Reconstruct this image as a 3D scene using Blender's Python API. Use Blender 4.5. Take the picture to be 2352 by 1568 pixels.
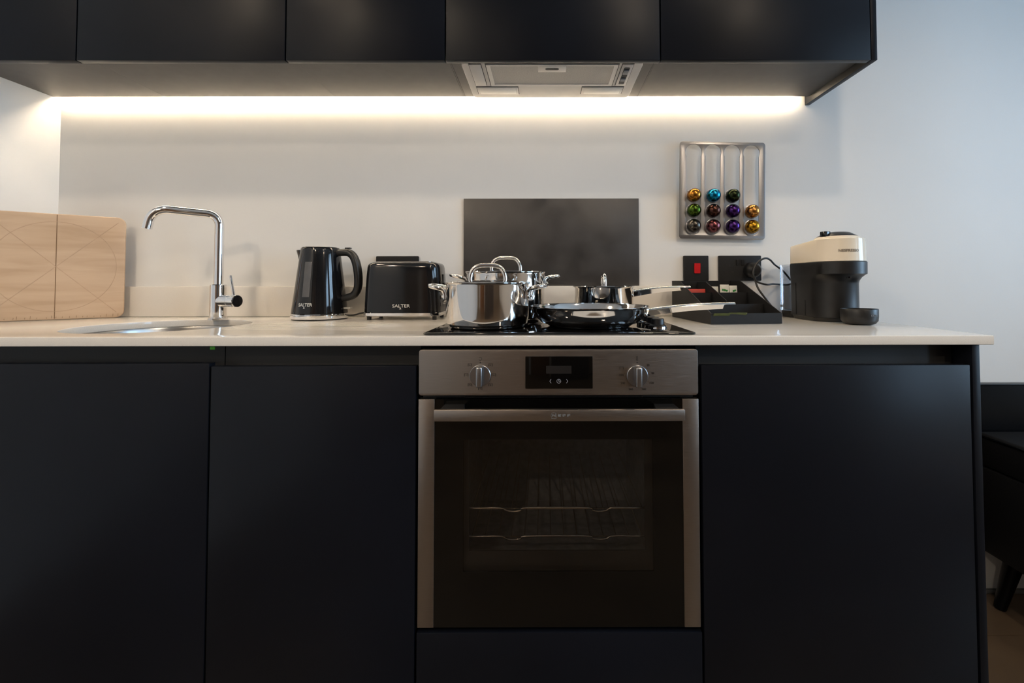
import bpy, bmesh, math, random
from mathutils import Vector, Matrix

for o in list(bpy.data.objects):
    bpy.data.objects.remove(o, do_unlink=True)
SC = bpy.context.scene
COL = SC.collection
R = math.radians
PI = math.pi
random.seed(7)

# ------------------------------------------------------------------ camera
T = 0.93                       # worktop height
cam_data = bpy.data.cameras.new('camera')
cam_data.sensor_width = 36.0
cam_data.sensor_fit = 'HORIZONTAL'
cam_data.lens = 1070.2064 / 2352 * 36.0
cam_data.shift_x = (1176 - 1253.3171) / 2352
cam_data.shift_y = (616.4101 - 784) / 2352
cam_data.clip_start = 0.02
cam = bpy.data.objects.new('camera', cam_data)
COL.objects.link(cam)
right = Vector((0.9999964, -0.0021539, -0.0015993))
fwd = Vector((0.0021991, 0.9995829, 0.0287960))
up = Vector((0.0015366, -0.0287994, 0.9995840))
M = Matrix.Identity(4)
for i in range(3):
    M[i][0] = right[i]; M[i][1] = up[i]; M[i][2] = -fwd[i]
M.translation = Vector((-0.0287, -1.5976, T + 0.1154))
cam.matrix_world = M
SC.camera = cam

# ------------------------------------------------------------------ view and sky
SC.view_settings.view_transform = 'Standard'
SC.view_settings.look = 'None'
SC.view_settings.exposure = 0.56
SC.view_settings.gamma = 1.0
SC.view_settings.use_curve_mapping = False
SKY = 9.6
world = bpy.data.worlds.new('overcast_sky')
SC.world = world
world.use_nodes = True
wn = world.node_tree.nodes['Background']
wn.inputs['Color'].default_value = (0.53, 0.75, 1.0, 1)
wn.inputs['Strength'].default_value = SKY

LED_POWER = 74.0
LED_COL = (1.0, 0.81, 0.58)
SPOT_POWER = 21.0
SPOT_COL = (1.0, 0.80, 0.58)

# ------------------------------------------------------------------ materials
MATS = {}
def mat(name, col, rough=0.5, metal=0.0, spec=0.5, var=0.0, vscale=8.0, bump=0.0, bscale=60.0,
        rvar=0.0, stretch=(1, 1, 1), coat=0.0, emit=None, estr=0.0, trans=None):
    if name in MATS: return MATS[name]
    m = bpy.data.materials.new(name); m.use_nodes = True
    nt = m.node_tree; b = nt.nodes['Principled BSDF']
    b.inputs['Base Color'].default_value = (*col, 1)
    b.inputs['Roughness'].default_value = rough
    b.inputs['Metallic'].default_value = metal
    b.inputs['Specular IOR Level'].default_value = spec
    b.inputs['Coat Weight'].default_value = coat
    b.inputs['Coat Roughness'].default_value = 0.05
    tc = nt.nodes.new('ShaderNodeTexCoord')
    mp = nt.nodes.new('ShaderNodeMapping'); mp.inputs['Scale'].default_value = stretch
    nt.links.new(tc.outputs['Object'], mp.inputs['Vector'])
    if var or rvar:
        n = nt.nodes.new('ShaderNodeTexNoise'); n.inputs['Scale'].default_value = vscale
        n.inputs['Detail'].default_value = 5
        nt.links.new(mp.outputs['Vector'], n.inputs['Vector'])
        if var:
            r = nt.nodes.new('ShaderNodeValToRGB')
            r.color_ramp.elements[0].position = 0.3; r.color_ramp.elements[1].position = 0.7
            r.color_ramp.elements[0].color = (*[max(0, c * (1 - var)) for c in col], 1)
            r.color_ramp.elements[1].color = (*[min(1, c * (1 + var)) for c in col], 1)
            nt.links.new(n.outputs['Fac'], r.inputs['Fac'])
            nt.links.new(r.outputs['Color'], b.inputs['Base Color'])
        if rvar:
            q = nt.nodes.new('ShaderNodeMapRange')
            q.inputs['From Min'].default_value = 0.3; q.inputs['From Max'].default_value = 0.7
            q.inputs['To Min'].default_value = max(0, rough - rvar); q.inputs['To Max'].default_value = rough + rvar
            nt.links.new(n.outputs['Fac'], q.inputs['Value'])
            nt.links.new(q.outputs['Result'], b.inputs['Roughness'])
    if bump:
        n2 = nt.nodes.new('ShaderNodeTexNoise'); n2.inputs['Scale'].default_value = bscale
        n2.inputs['Detail'].default_value = 3
        nt.links.new(mp.outputs['Vector'], n2.inputs['Vector'])
        bp = nt.nodes.new('ShaderNodeBump'); bp.inputs['Strength'].default_value = bump
        bp.inputs['Distance'].default_value = 0.002
        nt.links.new(n2.outputs['Fac'], bp.inputs['Height'])
        nt.links.new(bp.outputs['Normal'], b.inputs['Normal'])
    if emit:
        b.inputs['Emission Color'].default_value = (*emit, 1)
        b.inputs['Emission Strength'].default_value = estr
    MATS[name] = m
    return m

def clear_mat(name, tint, gloss_rough=0.02, fres=1.45, base=0.0):
    """thin clear pane: tinted see-through with a mirror sheen"""
    m = bpy.data.materials.new(name); m.use_nodes = True
    nt = m.node_tree; nt.nodes.remove(nt.nodes['Principled BSDF'])
    out = nt.nodes['Material Output']
    t = nt.nodes.new('ShaderNodeBsdfTransparent'); t.inputs['Color'].default_value = (*tint, 1)
    g = nt.nodes.new('ShaderNodeBsdfGlossy'); g.inputs['Roughness'].default_value = gloss_rough
    f = nt.nodes.new('ShaderNodeFresnel'); f.inputs['IOR'].default_value = fres
    mx = nt.nodes.new('ShaderNodeMixShader')
    nt.links.new(f.outputs['Fac'], mx.inputs['Fac'])
    nt.links.new(t.outputs['BSDF'], mx.inputs[1]); nt.links.new(g.outputs['BSDF'], mx.inputs[2])
    nt.links.new(mx.outputs['Shader'], out.inputs['Surface'])
    MATS[name] = m
    return m

WALL = mat('wall_paint', (0.72, 0.715, 0.70), 0.55, spec=0.35, var=0.015, vscale=3, bump=0.07, bscale=150)
CEIL = mat('ceiling_paint', (0.75, 0.75, 0.74), 0.8, bump=0.1)
NAVY = mat('navy_cabinet', (0.0050, 0.0062, 0.0098), 0.31, spec=0.18, var=0.10, vscale=5, bump=0.02, bscale=350)
CARC = mat('cabinet_carcass', (0.085, 0.083, 0.081), 0.55, spec=0.4, var=0.05, vscale=30)
RECESS = mat('recess_rail', (0.003, 0.003, 0.0035), 0.5, var=0.1, vscale=20)
CHROME = mat('chrome', (0.86, 0.86, 0.87), 0.06, 1.0, var=0.02, vscale=20)
POTST = mat('polished_steel', (0.74, 0.72, 0.70), 0.075, 1.0, var=0.03, vscale=12, rvar=0.02)
DARKST = mat('sink_steel', (0.42, 0.41, 0.40), 0.28, 1.0, var=0.06, vscale=40)
BRUSH = mat('brushed_steel', (0.32, 0.283, 0.255), 0.34, 1.0, var=0.06, vscale=14, rvar=0.06, stretch=(2, 40, 90), bump=0.05, bscale=40)
ALU = mat('brushed_aluminium', (0.36, 0.36, 0.37), 0.30, 1.0, var=0.02, vscale=22, rvar=0.015, stretch=(4, 30, 40))
HOODM = mat('hood_silver', (0.50, 0.49, 0.48), 0.5, 0.25, var=0.03, vscale=30)
HOODL = mat('hood_light_trim', (0.62, 0.60, 0.57), 0.45, 0.2, var=0.03, vscale=30)
HOODD = mat('hood_dark_gap', (0.03, 0.03, 0.03), 0.6, var=0.1, vscale=30)
GLOSSB = mat('gloss_black_plastic', (0.007, 0.007, 0.008), 0.09, spec=0.5, var=0.1, vscale=9)
SATINB = mat('satin_black_plastic', (0.0075, 0.0075, 0.0080), 0.38, spec=0.45, var=0.1, vscale=30, bump=0.05, bscale=500)
MATTEB = mat('matte_black_plastic', (0.0095, 0.0095, 0.0102), 0.55, spec=0.30, var=0.12, vscale=40, bump=0.06, bscale=400)
HOBG = mat('hob_glass', (0.004, 0.004, 0.004), 0.035, spec=0.5, var=0.1, vscale=6)
RED = mat('red_plastic', (0.55, 0.006, 0.010), 0.35, var=0.06, vscale=20)
REDP = mat('red_paper', (0.42, 0.028, 0.012), 0.55, var=0.08, vscale=30)
WHITEP = mat('white_sachet_paper', (0.62, 0.60, 0.52), 0.4, var=0.06, vscale=60, bump=0.2, bscale=90)
GREENP = mat('green_sachet_paper', (0.07, 0.085, 0.018), 0.35, var=0.3, vscale=60)
LEAFG = mat('leaf_green_print', (0.02, 0.20, 0.03), 0.5, var=0.1, vscale=60)
CREAM = mat('cream_gloss', (0.70, 0.63, 0.52), 0.16, spec=0.5, var=0.02, vscale=10)
PRINT = mat('silver_print', (0.72, 0.71, 0.68), 0.35, 0.6, var=0.03, vscale=40)
GPRINT = mat('grey_print', (0.16, 0.17, 0.19), 0.45, var=0.05, vscale=40)
DPRINT = mat('dark_print', (0.02, 0.018, 0.017), 0.5, var=0.05, vscale=40)
ETCH = mat('etched_print', (0.13, 0.135, 0.14), 0.6, 0.0, var=0.05, vscale=40)
WINDOWG = mat('smoke_window', (0.085, 0.085, 0.09), 0.30, spec=0.4, var=0.08, vscale=60)
LCD = mat('lcd_grey', (0.014, 0.013, 0.013), 0.25, var=0.05, vscale=30)
ENAMEL = mat('oven_enamel', (0.26, 0.26, 0.265), 0.45, var=0.2, vscale=60)
TAPE = mat('green_tape', (0.03, 0.22, 0.006), 0.5, var=0.1, vscale=60)
SOFA = mat('black_upholstery', (0.008, 0.008, 0.009), 0.7, spec=0.2, var=0.2, vscale=200, bump=0.3, bscale=400)
SOFAG = mat('black_lacquer', (0.0025, 0.003, 0.004), 0.25, spec=0.15, var=0.1, vscale=10)
RUBBER = mat('black_rubber', (0.012, 0.012, 0.012), 0.4, var=0.1, vscale=50)
DOORW = mat('rear_door_wood', (0.20, 0.10, 0.05), 0.4, var=0.25, vscale=4, stretch=(12, 12, 1))
WHITEF = mat('white_frame', (0.70, 0.70, 0.69), 0.4, var=0.02, vscale=10)
SLATE = mat('splash_slate', (0.036, 0.033, 0.032), 0.42, spec=0.45, var=0.30, vscale=9, rvar=0.12, bump=0.04, bscale=200)
BASEB = mat('skirting_dark', (0.10, 0.10, 0.10), 0.5, var=0.05, vscale=20)
PANE = clear_mat('window_pane_glass', (0.93, 0.96, 0.97))
TANK = clear_mat('clear_tank_plastic', (0.93, 0.94, 0.96), 0.03, 1.5)
OVENW = clear_mat('oven_tinted_glass', (0.86, 0.86, 0.86), 0.02, 1.42)

def quartz():
    m = mat('quartz_worktop', (0.66, 0.625, 0.575), 0.13, spec=0.5)
    nt = m.node_tree; b = nt.nodes['Principled BSDF']
    tc = nt.nodes.new('ShaderNodeTexCoord')
    v = nt.nodes.new('ShaderNodeTexNoise'); v.inputs['Scale'].default_value = 800; v.inputs['Detail'].default_value = 2
    nt.links.new(tc.outputs['Object'], v.inputs['Vector'])
    r = nt.nodes.new('ShaderNodeValToRGB')
    r.color_ramp.elements[0].position = 0.30; r.color_ramp.elements[0].color = (0.57, 0.54, 0.50, 1)
    r.color_ramp.elements[1].position = 0.40; r.color_ramp.elements[1].color = (0.66, 0.63, 0.585, 1)
    e = r.color_ramp.elements.new(0.72); e.color = (0.72, 0.69, 0.645, 1)
    nt.links.new(v.outputs['Fac'], r.inputs['Fac']); nt.links.new(r.outputs['Color'], b.inputs['Base Color'])
    return m
QUARTZ = quartz()

def wood(name, c1, c2, sx, sz, rough=0.45):
    m = mat(name, c1, rough)
    nt = m.node_tree; b = nt.nodes['Principled BSDF']
    tc = nt.nodes.new('ShaderNodeTexCoord'); mp = nt.nodes.new('ShaderNodeMapping')
    mp.inputs['Scale'].default_value = (sx, 3, sz)
    nt.links.new(tc.outputs['Object'], mp.inputs['Vector'])
    n = nt.nodes.new('ShaderNodeTexNoise'); n.inputs['Scale'].default_value = 1.0
    n.inputs['Detail'].default_value = 6; n.inputs['Distortion'].default_value = 0.4
    nt.links.new(mp.outputs['Vector'], n.inputs['Vector'])
    r = nt.nodes.new('ShaderNodeValToRGB')
    r.color_ramp.elements[0].position = 0.36; r.color_ramp.elements[0].color = (*c2, 1)
    r.color_ramp.elements[1].position = 0.58; r.color_ramp.elements[1].color = (*c1, 1)
    nt.links.new(n.outputs['Fac'], r.inputs['Fac']); nt.links.new(r.outputs['Color'], b.inputs['Base Color'])
    bp = nt.nodes.new('ShaderNodeBump'); bp.inputs['Strength'].default_value = 0.06
    nt.links.new(n.outputs['Fac'], bp.inputs['Height']); nt.links.new(bp.outputs['Normal'], b.inputs['Normal'])
    return m
BEECH = wood('beech_board', (0.53, 0.385, 0.265), (0.45, 0.315, 0.205), 3.0, 28.0)
BEECHD = mat('beech_groove', (0.42, 0.295, 0.195), 0.6, var=0.1, vscale=40)
BEECHC = mat('beech_cut_mark', (0.20, 0.115, 0.06), 0.6, var=0.1, vscale=40)
OAK = wood('oak_floor', (0.13, 0.09, 0.056), (0.085, 0.058, 0.037), 1.6, 2.0, 0.4)
OAK.node_tree.nodes['Mapping'].inputs['Scale'].default_value = (1.5, 26, 3)

# ------------------------------------------------------------------ mesh helpers
def finish(name, me, m, parent=None, smooth=True, angle=38, loc=None, rot=None):
    if smooth:
        for p in me.polygons: p.use_smooth = True
        try: me.set_sharp_from_angle(angle=R(angle))
        except Exception: pass
    if m: 
        me.materials.clear(); me.materials.append(m)
    o = bpy.data.objects.new(name, me); COL.objects.link(o)
    if parent: o.parent = parent
    if loc: o.location = loc
    if rot: o.rotation_euler = rot
    return o

def from_bm(name, bm, m, parent=None, smooth=True, angle=38, xf=None, loc=None, rot=None):
    if xf is not None: bmesh.ops.transform(bm, matrix=xf, verts=bm.verts)
    bmesh.ops.recalc_face_normals(bm, faces=bm.faces)
    me = bpy.data.meshes.new(name); bm.to_mesh(me); bm.free()
    return finish(name, me, m, parent, smooth, angle, loc, rot)

def add_box(bm, x0, x1, y0, y1, z0, z1):
    v = [bm.verts.new(p) for p in ((x0,y0,z0),(x1,y0,z0),(x1,y1,z0),(x0,y1,z0),(x0,y0,z1),(x1,y0,z1),(x1,y1,z1),(x0,y1,z1))]
    for f in ((0,3,2,1),(4,5,6,7),(0,1,5,4),(1,2,6,5),(2,3,7,6),(3,0,4,7)): bm.faces.new([v[i] for i in f])

def box(name, x0, x1, y0, y1, z0, z1, m, parent=None, bev=0.0, seg=2, xf=None):
    bm = bmesh.new(); add_box(bm, x0, x1, y0, y1, z0, z1)
    if bev: bmesh.ops.bevel(bm, geom=list(bm.edges), offset=bev, segments=seg, affect='EDGES', profile=0.5)
    return from_bm(name, bm, m, parent, xf=xf)

def loft_bm(secs, cap=True, closed=True):
    bm = bmesh.new(); rows = [[bm.verts.new(p) for p in s] for s in secs]
    n = len(secs[0])
    for a, b in zip(rows, rows[1:]):
        for i in range(n if closed else n - 1):
            j = (i + 1) % n
            bm.faces.new((a[i], a[j], b[j], b[i]))
    if cap:
        bm.faces.new(rows[0][::-1]); bm.faces.new(rows[-1])
    return bm

def loft(name, secs, m, parent=None, cap=True, angle=38, xf=None):
    return from_bm(name, loft_bm(secs, cap), m, parent, angle=angle, xf=xf)

def lathe(name, prof, m, parent=None, n=48, center=(0, 0, 0), angle=38, xf=None):
    """profile of (r, z); r == 0 closes with a fan"""
    bm = bmesh.new(); rows = []
    for r, z in prof:
        if r < 1e-6: rows.append([bm.verts.new((center[0], center[1], center[2] + z))])
        else: rows.append([bm.verts.new((center[0] + r * math.cos(2*PI*i/n), center[1] + r * math.sin(2*PI*i/n), center[2] + z)) for i in range(n)])
    for a, b in zip(rows, rows[1:]):
        for i in range(n):
            j = (i + 1) % n
            if len(a) == 1 and len(b) == 1: continue
            if len(a) == 1: bm.faces.new((a[0], b[j], b[i]))
            elif len(b) == 1: bm.faces.new((a[i], a[j], b[0]))
            else: bm.faces.new((a[i], a[j], b[j], b[i]))
    return from_bm(name, bm, m, parent, angle=angle, xf=xf)

def smooth_path(pts, k=8):
    P = [Vector(p) for p in pts]; out = []
    for i in range(len(P) - 1):
        p0 = P[max(i-1, 0)]; p1 = P[i]; p2 = P[i+1]; p3 = P[min(i+2, len(P)-1)]
        for t in range(k):
            u = t / k
            out.append(0.5 * ((2*p1) + (-p0+p2)*u + (2*p0-5*p1+4*p2-p3)*u*u + (-p0+3*p1-3*p2+p3)*u**3))
    out.append(P[-1]); return out

def tube_bm(pts, r, n=14, flat=1.0, ref=None):
    P = [Vector(p) for p in pts]; rad = r if isinstance(r, (list, tuple)) else [r] * len(P)
    secs = []; prev = None
    for i, p in enumerate(P):
        t = (P[min(i+1, len(P)-1)] - P[max(i-1, 0)]).normalized()
        if prev is None:
            a = ref if ref else (Vector((0, 0, 1)) if abs(t.z) < 0.9 else Vector((1, 0, 0)))
        else: a = prev
        nrm = (a - t * a.dot(t)).normalized(); prev = nrm
        b = t.cross(nrm)
        secs.append([p + nrm * (rad[i] * math.cos(2*PI*k/n)) + b * (rad[i] * flat * math.sin(2*PI*k/n)) for k in range(n)])
    return loft_bm(secs)

def tube(name, pts, r, m, parent=None, n=14, flat=1.0, ref=None, xf=None):
    return from_bm(name, tube_bm(pts, r, n, flat, ref), m, parent, angle=50, xf=xf)

def rrect(hw, hd, r, n=6, cx=0, cy=0):
    out = []
    for sx, sy, a0 in ((1, 1, 0), (-1, 1, 90), (-1, -1, 180), (1, -1, 270)):
        for k in range(n + 1):
            a = R(a0 + 90 * k / n)
            out.append((cx + sx * (hw - r) + r * math.cos(a), cy + sy * (hd - r) + r * math.sin(a)))
    return out

def circle(r, n=40, cx=0, cy=0, a0=0, a1=360):
    k = n if a1 - a0 >= 360 else n + 1
    return [(cx + r * math.cos(R(a0 + (a1 - a0) * i / n)), cy + r * math.sin(R(a0 + (a1 - a0) * i / n))) for i in range(k)]

def plate_mesh(name, outlines, thick, bevel=0.0):
    """flat plate with holes: outline 0 is the rim, the others are holes; centred on z = 0"""
    cu = bpy.data.curves.new(name, 'CURVE'); cu.dimensions = '2D'; cu.fill_mode = 'BOTH'
    cu.extrude = thick / 2 - bevel; cu.bevel_depth = bevel; cu.bevel_resolution = 2
    if bevel: cu.offset = -bevel
    for pts in outlines:
        s = cu.splines.new('POLY'); s.points.add(len(pts) - 1); s.use_cyclic_u = True
        for i, p in enumerate(pts): s.points[i].co = (p[0], p[1], 0, 1)
    o = bpy.data.objects.new(name, cu); COL.objects.link(o)
    dg = bpy.context.evaluated_depsgraph_get()
    me = bpy.data.meshes.new_from_object(o.evaluated_get(dg))
    bpy.data.objects.remove(o, do_unlink=True); bpy.data.curves.remove(cu)
    bm = bmesh.new(); bm.from_mesh(me); bmesh.ops.remove_doubles(bm, verts=bm.verts, dist=1e-5)
    bm.to_mesh(me); bm.free()
    return me

def plate(name, outlines, thick, m, parent=None, xf=None, bevel=0.0, angle=38):
    me = plate_mesh(name, outlines, thick, bevel)
    if xf is not None: me.transform(xf)
    return finish(name, me, m, parent, True, angle)

XZ = Matrix(((1, 0, 0, 0), (0, 0, -1, 0), (0, 1, 0, 0), (0, 0, 0, 1)))     # plate xy -> world xz, facing -y
YZ = Matrix(((0, 0, 1, 0), (1, 0, 0, 0), (0, 1, 0, 0), (0, 0, 0, 1)))     # plate xy -> world yz

def text(name, s, size, m, parent=None, loc=(0, 0, 0), xf=None, depth=0.0003, bend=None, bold=0.0, space=1.0, width=None):
    cu = bpy.data.curves.new(name, 'FONT'); cu.body = s; cu.size = size
    cu.align_x = 'CENTER'; cu.align_y = 'CENTER'; cu.extrude = depth; cu.offset = bold; cu.space_character = space
    cu.resolution_u = 3
    o = bpy.data.objects.new(name, cu); COL.objects.link(o)
    dg = bpy.context.evaluated_depsgraph_get()
    me = bpy.data.meshes.new_from_object(o.evaluated_get(dg))
    bpy.data.objects.remove(o, do_unlink=True)
    if width:
        xs = [v.co.x for v in me.vertices]; k = width / (max(xs) - min(xs))
        me.transform(Matrix.Diagonal((k, 1, 1, 1)))
    me.transform(XZ)                                   # upright, facing -y
    if bend:
        for v in me.vertices: v.co = bend(v.co)
    if xf is not None: me.transform(xf)
    ob = finish(name, me, m, parent, False)
    ob.location = loc
    return ob

def thing(name, label, cat, loc=(0, 0, 0), rotz=0.0, group=None):
    o = bpy.data.objects.new(name, None); COL.objects.link(o)
    o.empty_display_size = 0.05
    o.location = loc; o.rotation_euler = (0, 0, rotz); o['label'] = label; o['category'] = cat
    if group: o['group'] = group
    return o
def tag(o, label, cat, group=None):
    o['label'] = label; o['category'] = cat
    if group: o['group'] = group
    return o
def struct(o, label=None):
    o['kind'] = 'structure'
    if label: o['label'] = label
    return o
def lab(o, s): o['label'] = s; return o

# ------------------------------------------------------------------ room shell
XL, XR, YB, YR, ZC = -1.699, 3.10, 0.0, -4.60, 2.48
struct(box('wall_back', XL - 0.1, XR + 0.1, 0.0, 0.12, -0.05, ZC + 0.1, WALL), 'pale painted wall behind the kitchen worktop')
struct(box('wall_left', XL - 0.12, XL, YR - 0.1, 0.0, -0.05, ZC + 0.1, WALL), 'pale painted side wall left of the sink')
struct(box('wall_rear', XL - 0.1, XR + 0.1, YR - 0.12, YR, -0.05, ZC + 0.1, mat('rear_wall_paint', (0.20, 0.155, 0.115), 0.6, var=0.03, vscale=3, bump=0.1)), 'beige wall across the room')
struct(box('ceiling', XL - 0.1, XR + 0.1, YR - 0.1, 0.1, ZC, ZC + 0.1, CEIL), 'white painted ceiling')
WINS = ((-1.65, -0.45), (-3.20, -2.25))
wz0, wz1 = 0.80, 2.30
holes = [[(a, wz0), (b, wz0), (b, wz1), (a, wz1)] for a, b in WINS]
struct(plate('wall_right', [[(YR, -0.05), (0.0, -0.05), (0.0, ZC + 0.05), (YR, ZC + 0.05)]] + holes, 0.14, WALL,
             xf=Matrix.Translation((XR + 0.07, 0, 0)) @ YZ), 'pale wall with tall windows')
for i, (a, b) in enumerate(WINS):
    w = bpy.data.objects.new('window_%d' % (i + 1), None); COL.objects.link(w); struct(w, 'tall white framed window')
    w.location = (XR + 0.07, (a + b) / 2, wz0)
    hw, h = (b - a) / 2, wz1 - wz0
    mid = 0.03
    rim = [(-hw, 0), (hw, 0), (hw, h), (-hw, h)]
    inner = [[(-hw + .06, .06), (-mid, .06), (-mid, h - .06), (-hw + .06, h - .06)], [(mid, .06), (hw - .06, .06), (hw - .06, h - .06), (mid, h - .06)]]
    plate('window_frame', [rim] + inner, 0.06, WHITEF, w, xf=YZ)
    for s in (-1, 1):
        y0, y1 = (-hw + .055, -mid + .005) if s < 0 else (mid - .005, hw - .055)
        box('pane', -0.003, 0.003, y0, y1, .055, h - .055, PANE, w)
    L = bpy.data.lights.new('window_portal', 'AREA'); L.shape = 'RECTANGLE'; L.size = b - a; L.size_y = h
    L.cycles.is_portal = True
    lo = bpy.data.objects.new('window_portal', L); COL.objects.link(lo)
    lo.location = (XR + 0.16, (a + b) / 2, (wz0 + wz1) / 2); lo.rotation_euler = (R(90), 0, R(90))

fl = struct(box('floor', XL - 0.1, XR + 0.1, YR - 0.1, 0.1, -0.06, -0.012, OAK), 'oak plank floor')
pm = None
for j in range(8):                                       # the boards beyond the kitchen end panel
    y1 = -0.004 - j * 0.19
    for k in range(2):
        x0 = 0.62 + k * 1.25 - (j % 3) * 0.37 if k else 0.62
        x1 = 0.62 + 1.25 - (j % 3) * 0.37 if not k else XR - 0.002
        box('plank', x0 + .0008, x1 - .0008, y1 - 0.188, y1, -0.012, 0.0, OAK, fl, bev=0.001, seg=1)
box('plank_bed', XL, 0.62, YR, -0.002, -0.012, 0.0, OAK, fl)
box('plank_bed', 0.62, XR, YR, -1.526, -0.012, 0.0, OAK, fl)
struct(box('baseboard_back', 0.91, XR, -0.012, 0.0, 0.0, 0.012, BASEB, bev=0.002), 'dark skirting strip along the wall')
d = struct(box('door_1', -1.15, -0.30, YR + 0.0, YR + 0.04, 0.0, 2.05, DOORW, bev=0.004), 'wooden door across the room')
for a in (-1.23, -0.30):
    struct(box('trim_%d' % (1 if a < -1 else 2), a, a + 0.08, YR, YR + 0.05, 0.0, 2.12, WHITEF, bev=0.003), 'white door frame')
t = thing('wardrobe', 'dark brown tall wardrobe across the room', 'wardrobe', (0.55, YR + 0.01, 0))
box('body', -0.75, 0.75, 0.0, 0.55, 0.0, 2.2, mat('wardrobe_brown', (0.055, 0.042, 0.034), 0.45, var=0.15, vscale=5, stretch=(10, 10, 1)), t, bev=0.003)
for s in (-1, 1):
    dd = box('door', 0.004 if s > 0 else -0.746, 0.746 if s > 0 else -0.004, 0.552, 0.57, 0.06, 2.19, MATS['wardrobe_brown'], t, bev=0.002)
    tube('handle', [(0.05 * s, 0.585, 0.95), (0.05 * s, 0.585, 1.2)], 0.008, CHROME, dd)

# ------------------------------------------------------------------ ceiling downlights (out of frame; front rows seen as reflections, back row added as fill)
def downlight(x, y, label, k=1.0):
    t = thing('ceiling_light', label, 'light', (x, y, ZC), group='recessed ceiling spotlights')
    lathe('ring', [(0.032, -0.001), (0.045, -0.001), (0.045, -0.006), (0.036, -0.008), (0.030, -0.002)], WHITEF, t, 32)
    L = bpy.data.lights.new('spot', 'SPOT'); L.energy = SPOT_POWER * k; L.color = SPOT_COL
    L.spot_size = R(165); L.spot_blend = 0.5; L.shadow_soft_size = 0.045
    o = bpy.data.objects.new('spot', L); COL.objects.link(o); o.parent = t; o.location = (0, 0, -0.02)
downlight(-1.28, -1.16, 'round recessed ceiling spotlight above the sink side of the aisle', 0.75)
downlight(0.62, -1.16, 'round recessed ceiling spotlight above the coffee machine side of the aisle', 0.75)
downlight(-1.42, -2.30, 'round recessed ceiling spotlight one row behind the sink side one', 1.9)
downlight(1.15, -2.30, 'round recessed ceiling spotlight one row behind the coffee machine side one', 1.9)
downlight(-1.00, -3.40, 'added ceiling spotlight for warm ambient light in front of the wooden door', 1.5)  # added lamp: lifts the warm ambient light, no known fitting here
downlight(1.90, -3.00, 'unseen ceiling spotlight near the far window, added to warm the room', 1.5)  # second added lamp, warm fill for the room behind the camera

# ------------------------------------------------------------------ wall cabinets
ZU, ZUB, YU = T + 0.7257, T + 0.7469, -0.3314
ZTOP = 2.36
XB = (-1.699, -1.3163, -0.7414, -0.3017, 0.2916, 0.8736)
WL = ('black wall cabinet at the left wall, its door cut off by the frame edge',
      'wide black wall cabinet above the tap',
      'narrow black wall cabinet above the kettle and toaster',
      'black wall cabinet holding the silver extractor hood',
      'black wall cabinet at the right end above the coffee capsules')
for i in range(5):
    x0, x1 = XB[i], XB[i + 1]
    c = thing('wall_cabinet', WL[i], 'cabinet', ((x0 + x1) / 2, 0, ZUB), group='wall cabinets above the worktop')
    h = (x1 - x0) / 2
    box('body', -h + .0003, h - .0003, -0.3105, -0.0270, 0.0, ZTOP - ZUB, CARC, c)
    g = 0.0018
    box('door', -h + g, h - g, YU, -0.3112, ZU - ZUB, ZTOP - ZUB, NAVY, c, bev=0.0012)
    if i == 3:
        for s in (-1, 1):
            box('scribe_strip', s * h - (0.004 if s > 0 else -0.004) - .0006, s * h - (0.004 if s > 0 else -0.004) + .0006, -0.31, -0.0275, -0.0008, 0.002, HOODD, c)
    if i == 4:
        lab(box('end_panel', h + .0004, h + 0.0169, YU, -0.0005, ZU - ZUB, ZTOP - ZUB, NAVY, c, bev=0.001), 'black side panel at the cabinet end')

# light strip hidden behind the cabinets' back edge
ls = thing('light_strip', 'glowing warm light strip between the wall cabinets and the wall', 'light', (0, -0.0140, ZUB + 0.013))
box('channel', XL + .005, 0.868, -0.0125, 0.0125, 0.002, 0.010, ALU, ls)
LEDM = mat('led_diffuser', (0.9, 0.85, 0.75), 0.5, emit=LED_COL, estr=LED_POWER)
box('diffuser', XL + .008, 0.845, -0.004, 0.004, -0.001, 0.0018, LEDM, ls)

# ------------------------------------------------------------------ extractor hood
hd = thing('extractor_hood', 'silver built-in extractor hood under the wall cabinets', 'extractor hood', (-0.006, -0.155, ZUB))
out = rrect(0.2625, 0.125, 0.016, 5)
loft('body', [[(x, y, -0.0002) for x, y in out], [(x, y, -0.004) for x, y in out], [(x * .995, y * .99, -0.0055) for x, y in out]], HOODM, hd)
zf = -0.0055
fx0, fx1, fy0, fy1 = -0.191, 0.191, -0.122, 0.024
fr = plate('filter_frame', [[(fx0, fy0), (fx1, fy0), (fx1, fy1), (fx0, fy1)], [(fx0 + .012, fy0 + .006), (fx1 - .012, fy0 + .006), (fx1 - .012, fy1 - .014), (fx0 + .012, fy1 - .014)]], 0.004, HOODL, hd, xf=Matrix.Translation((0, 0, zf - .002)))
plate('gap', [[(fx0 - .003, fy0 - .002), (fx1 + .003, fy0 - .002), (fx1 + .003, fy1 + .003), (fx0 - .003, fy1 + .003)]], 0.001, HOODD, hd, xf=Matrix.Translation((0, 0, zf - .0005)))
MESHF = mat('filter_mesh', (0.36, 0.35, 0.33), 0.5, 0.4, var=0.25, vscale=500, bump=0.5, bscale=700)
flt = box('filter', fx0 + .011, fx1 - .011, fy0 + .005, fy1 - .013, zf - .0025, zf - .001, MESHF, hd)
box('filter_catch', -0.041, 0.041, fy0 + .006, fy0 + .044, zf - .0048, zf - .0026, HOODL, flt, bev=0.0008)
loft('catch_slot', [[(x, y + fy0 + .023, zf - .0049) for x, y in rrect(0.020, 0.006, .006)], [(x, y + fy0 + .023, zf - .0054) for x, y in rrect(0.020, 0.006, .006)]], HOODD, flt)
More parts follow.
